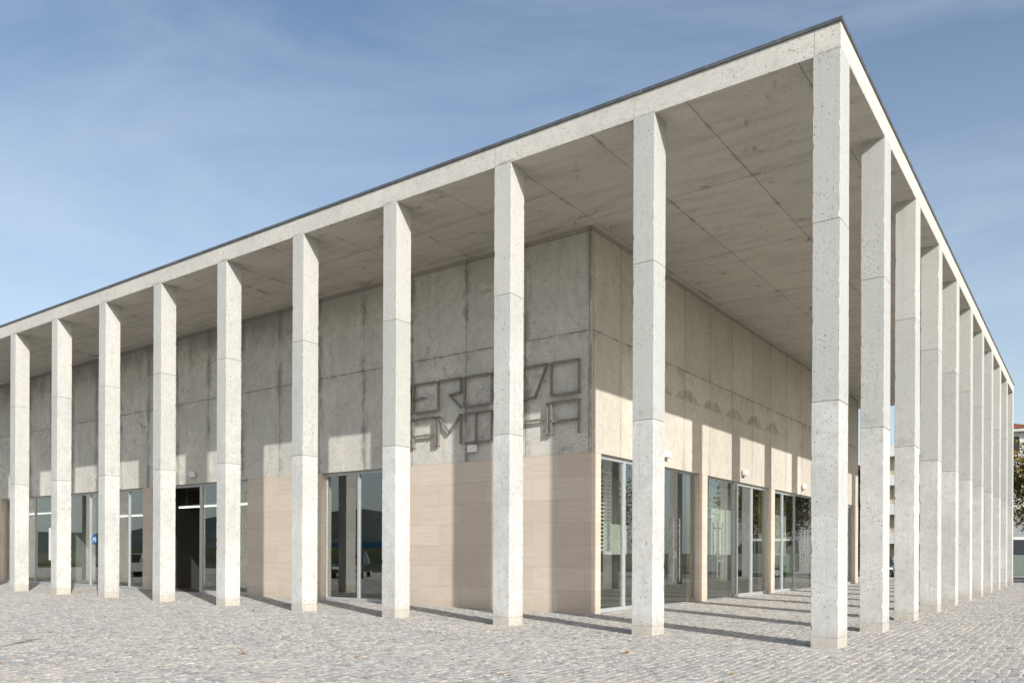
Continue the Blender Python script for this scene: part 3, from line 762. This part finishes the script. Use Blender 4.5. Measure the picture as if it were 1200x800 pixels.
tree(2.2, 47.2, 9.6, 4.3, 3.7, 22000, 'yellowing leafy tree past the right end of the portico', 11)
tree(13.5, 40.0, 9.0, 3.4, 2.6, 9000, 'tall yellowing tree beside the far end of the plaza', 12)
tree(16.5, 29.0, 8.4, 3.2, 2.4, 9000, 'broad yellowing tree along the right edge of the plaza', 13)
tree(16.8, 17.0, 7.6, 2.8, 2.4, 8000, 'small yellowing tree nearest the camera on the right edge of the plaza', 14)

# ------------------------------------------------------------------ vehicles
def car(x, y, rz, paint, label, L=4.4, W=1.8, H=1.5, van=False, roofmat=None):
    t = thing('parked_van' if van else 'parked_car', label, 'van' if van else 'car', (x, y, -.09 if not van else -.01), rz, 'vehicles parked around the plaza')
    hl = L/2
    if van: lower = [(-hl,.35),(-hl,1.55),(hl-.9,1.55),(hl-.05,1.05),(hl,.4)]; upper = [(-hl+.02,1.552),(-hl+.05,H-.16),(hl-1.75,H-.16),(hl-.95,1.552)]
    else: lower = [(-hl,.4),(-hl+.03,.85),(-hl+.25,.95),(hl-1.25,.95),(hl-.15,.75),(hl,.42)]; upper = [(-hl+.30,.952),(-hl+.85,H-.05),(hl-2.1,H-.05),(hl-1.20,.952)]
    def prism(prof, w0, w1, z0, z1):
        bm = bmesh.new()
        def wy(z): return w0 + (w1-w0)*((z-z0)/max(1e-6, z1-z0))
        A = [bm.verts.new((px, -wy(pz), pz)) for px, pz in prof]; B = [bm.verts.new((px, wy(pz), pz)) for px, pz in prof]
        n = len(prof)
        for i in range(n): bm.faces.new((A[i], A[(i+1)%n], B[(i+1)%n], B[i]))
        bm.faces.new(A[::-1]); bm.faces.new(B); return bm
    obj('body', prism(lower, W/2, W/2-.03, .35, 1.55), paint, t, .05)
    cab = obj('cabin_glass', prism(upper, W/2-.05, W/2-(.10 if van else .24), upper[0][1], H), M['shade_win'], t, .02)
    bm = bmesh.new(); i1, i2 = upper[1], upper[2]; w = W/2-(.09 if van else .23)
    box(bm, i1[0]-.04, i2[0]+.06, -w-.02, w+.02, i1[1]+.002, i1[1]+(.16 if van else .05)); obj('roof', bm, roofmat or paint, t, .02)
    for s in (-1, 1):
        for px in ((upper[1][0]+.9, upper[2][0]-.25) if not van else (-hl+.45, hl-2.6)):
            bm = bmesh.new(); bar(bm, (px, s*(W/2-.045), upper[0][1]), (px, s*(w+.005), i1[1]), .09, Vector((0,s,0)), .03)
            obj('pillar', bm, paint, t)
    for sx_ in (-1, 1):
        for s in (-1, 1):
            bm = bmesh.new(); cx = sx_*(hl-.82); tube(bm, (cx, s*(W/2-.2), .32), (cx, s*(W/2+.012), .32), .32, n=24); wh = obj('wheel', bm, M['black'], t)
            bm = bmesh.new(); tube(bm, (cx, s*(W/2+.013), .32), (cx, s*(W/2+.022), .32), .2, n=18); obj('rim', bm, M['alu'], wh)
    for s in (-1, 1):
        bm = bmesh.new(); box(bm, hl-.18, hl+.012, s*(W/2-.3)-.2, s*(W/2-.3)+.2, .62, .76); obj('headlight', bm, M['white'], t, .03)
        bm = bmesh.new(); box(bm, -hl-.012, -hl+.1, s*(W/2-.22)-.14, s*(W/2-.22)+.14, .68, .86); obj('tail_light', bm, M['red'], t, .02)
    return t
P_dark = m_carpaint('charcoal_car_paint', (.035, .037, .04)); P_white = m_carpaint('white_car_paint', (.74, .75, .75)); P_grey = m_carpaint('grey_car_paint', (.16, .17, .18)); P_green = m_carpaint('grey_green_van_paint', (.21, .26, .23))
car(1.0, 40.4, R(4), P_green, 'grey green van with a white roof past the last portico column', 5.0, 1.9, 2.55, True, M['white'])
car(-33.5, -12.4, R(52), P_dark, 'charcoal car parked before the lawn, mirrored in the front glazing', 4.6, 1.85, 1.68)
car(-43.2, -5.2, R(-35), P_white, 'white car parked left of the portico, mirrored in the glass', 4.3, 1.8, 1.5)
car(-47.0, -8.6, R(55), P_grey, 'grey car parked between the white and charcoal cars', 4.5, 1.8, 1.5)
car(-8.6, 47.5-1.2, R(-80), P_dark, 'dark car seen through the gap beside the second side column', 4.3, 1.8, 1.5)

# ------------------------------------------------------------------ houses behind
def house(name, label, x, y, w, d, h, wallm, roofh, storeys, cols, rz=0, band=None):
    t = thing(name, label, 'house', (x, y, -.15), rz)
    boxes('wall', [(-w/2, w/2, -d/2, d/2, 0, h)], wallm, t)
    if roofh:
        bm = bmesh.new(); e = .55
        v = [bm.verts.new(p) for p in ((-w/2-e,-d/2-e,h+.02),(w/2+e,-d/2-e,h+.02),(w/2+e,d/2+e,h+.02),(-w/2-e,d/2+e,h+.02),(-w/2+d*.35,0,h+roofh),(w/2-d*.35,0,h+roofh))]
        for f in ((0,1,5,4),(1,2,5),(2,3,4,5),(3,0,4),(3,2,1,0)): bm.faces.new([v[i] for i in f])
        rf = obj('roof', bm, M['tile'], t)
        boxes('eaves', [(-w/2-e+.05, w/2+e-.05, -d/2-e+.05, d/2+e-.05, h-.22, h+.012)], M['render_w'], t)
        boxes('chimney', [(-w/4, -w/4+.6, .3, .9, h+roofh*.4, h+roofh+.7)], M['render_w'], rf)
    else:
        boxes('parapet', [(-w/2-.1, w/2+.1, -d/2-.1, d/2+.1, h+.003, h+.5)], M['render_g'], t)
    sh = h/storeys
    for s in range(storeys):
        for c in range(cols):
            xx = -w/2 + w*(c+.5)/cols; z = s*sh + sh*.35
            f = boxes('window', [(xx-.62, xx+.62, -d/2-.05, -d/2+.02, z, z+.07), (xx-.62, xx+.62, -d/2-.05, -d/2+.02, z+1.35, z+1.42), (xx-.62, xx-.55, -d/2-.048, -d/2+.02, z+.071, z+1.349), (xx+.55, xx+.62, -d/2-.048, -d/2+.02, z+.071, z+1.349)], M['white'], t)
            boxes('pane', [(xx-.55, xx+.55, -d/2-.02, -d/2+.01, z+.07, z+1.35)], M['shade_win'], f)
        if band: boxes('balcony', [(-w/2+.3, w/2-.3, -d/2-1.2, -d/2-.01, s*sh+sh-.25, s*sh+sh-.05), (-w/2+.3, w/2-.3, -d/2-1.2, -d/2-1.1, s*sh+sh-.049, s*sh+sh+.85)], band, t)
    return t
house('white_house', 'white house with an orange tiled hip roof behind the right tree', -3.7, 66.5, 6.4, 6, 11.9, M['render_w'], 1.0, 4, 2, 0)
house('apartment_block', 'cream apartment block with white balconies behind the side portico', -13.2, 84, 7.5, 10, 12.2, M['render_c'], 0, 4, 3, 0, M['render_w'])
house('red_house', 'dark red house with an orange tiled roof behind the side portico', -22.8, 86, 9, 10, 11.4, M['render_r'], 2.2, 3, 3)
gw = thing('garden_wall', 'pale blue grey garden wall behind the grey green van', 'wall', (4, 58, -.15))
boxes('wall_panel', [(-9, 9, 0, .25, 0, 5.0)], M['render_g'], gw)
boxes('coping', [(-9.1, 9.1, -.06, .31, 5.003, 5.12)], M['white'], gw)
hf = thing('hoarding', 'long blue site hoarding beyond the lawn, mirrored in the front glazing', 'fence', (-60, -72, -.15), 0)
boxes('panel', [(-75, 75, 0, .08, .2, 3.3)], M['blue_hoard'], hf)
boxes('post', [(q-.06, q+.06, -.14, -.01, 0, 3.3) for q in range(-75, 76, 5)], M['alu'], hf)

# unseen lamp post added behind the camera; its arm shapes the lower-left shadow
ht_ = 8.0
bx_, by_ = -10.25 + ht_/.594, -8.95 - .5*ht_/.594
sl = thing('unseen_shadow_post', 'unseen grey lamp post with one arm, added to cast a thin shadow', 'shadow post', (bx_, by_, 0))
bm = bmesh.new(); tube(bm, (0,0,0), (0,0,ht_), .08, .05, 12); obj('pole', bm, M['zinc'], sl, smooth=True)
d_ = Vector((-.67-.71, .78+.86, 0))
bm = bmesh.new(); tube(bm, (0,0,ht_-.05), d_+Vector((0,0,ht_)), .035, .03, 8); obj('arm', bm, M['zinc'], sl)
bm = bmesh.new(); e0 = d_+Vector((0,0,ht_)); bar(bm, e0-d_.normalized()*.55, e0+d_.normalized()*.1, .14, Vector((0,0,1)), .07); obj('arm_head', bm, M['zinc'], sl, .02)
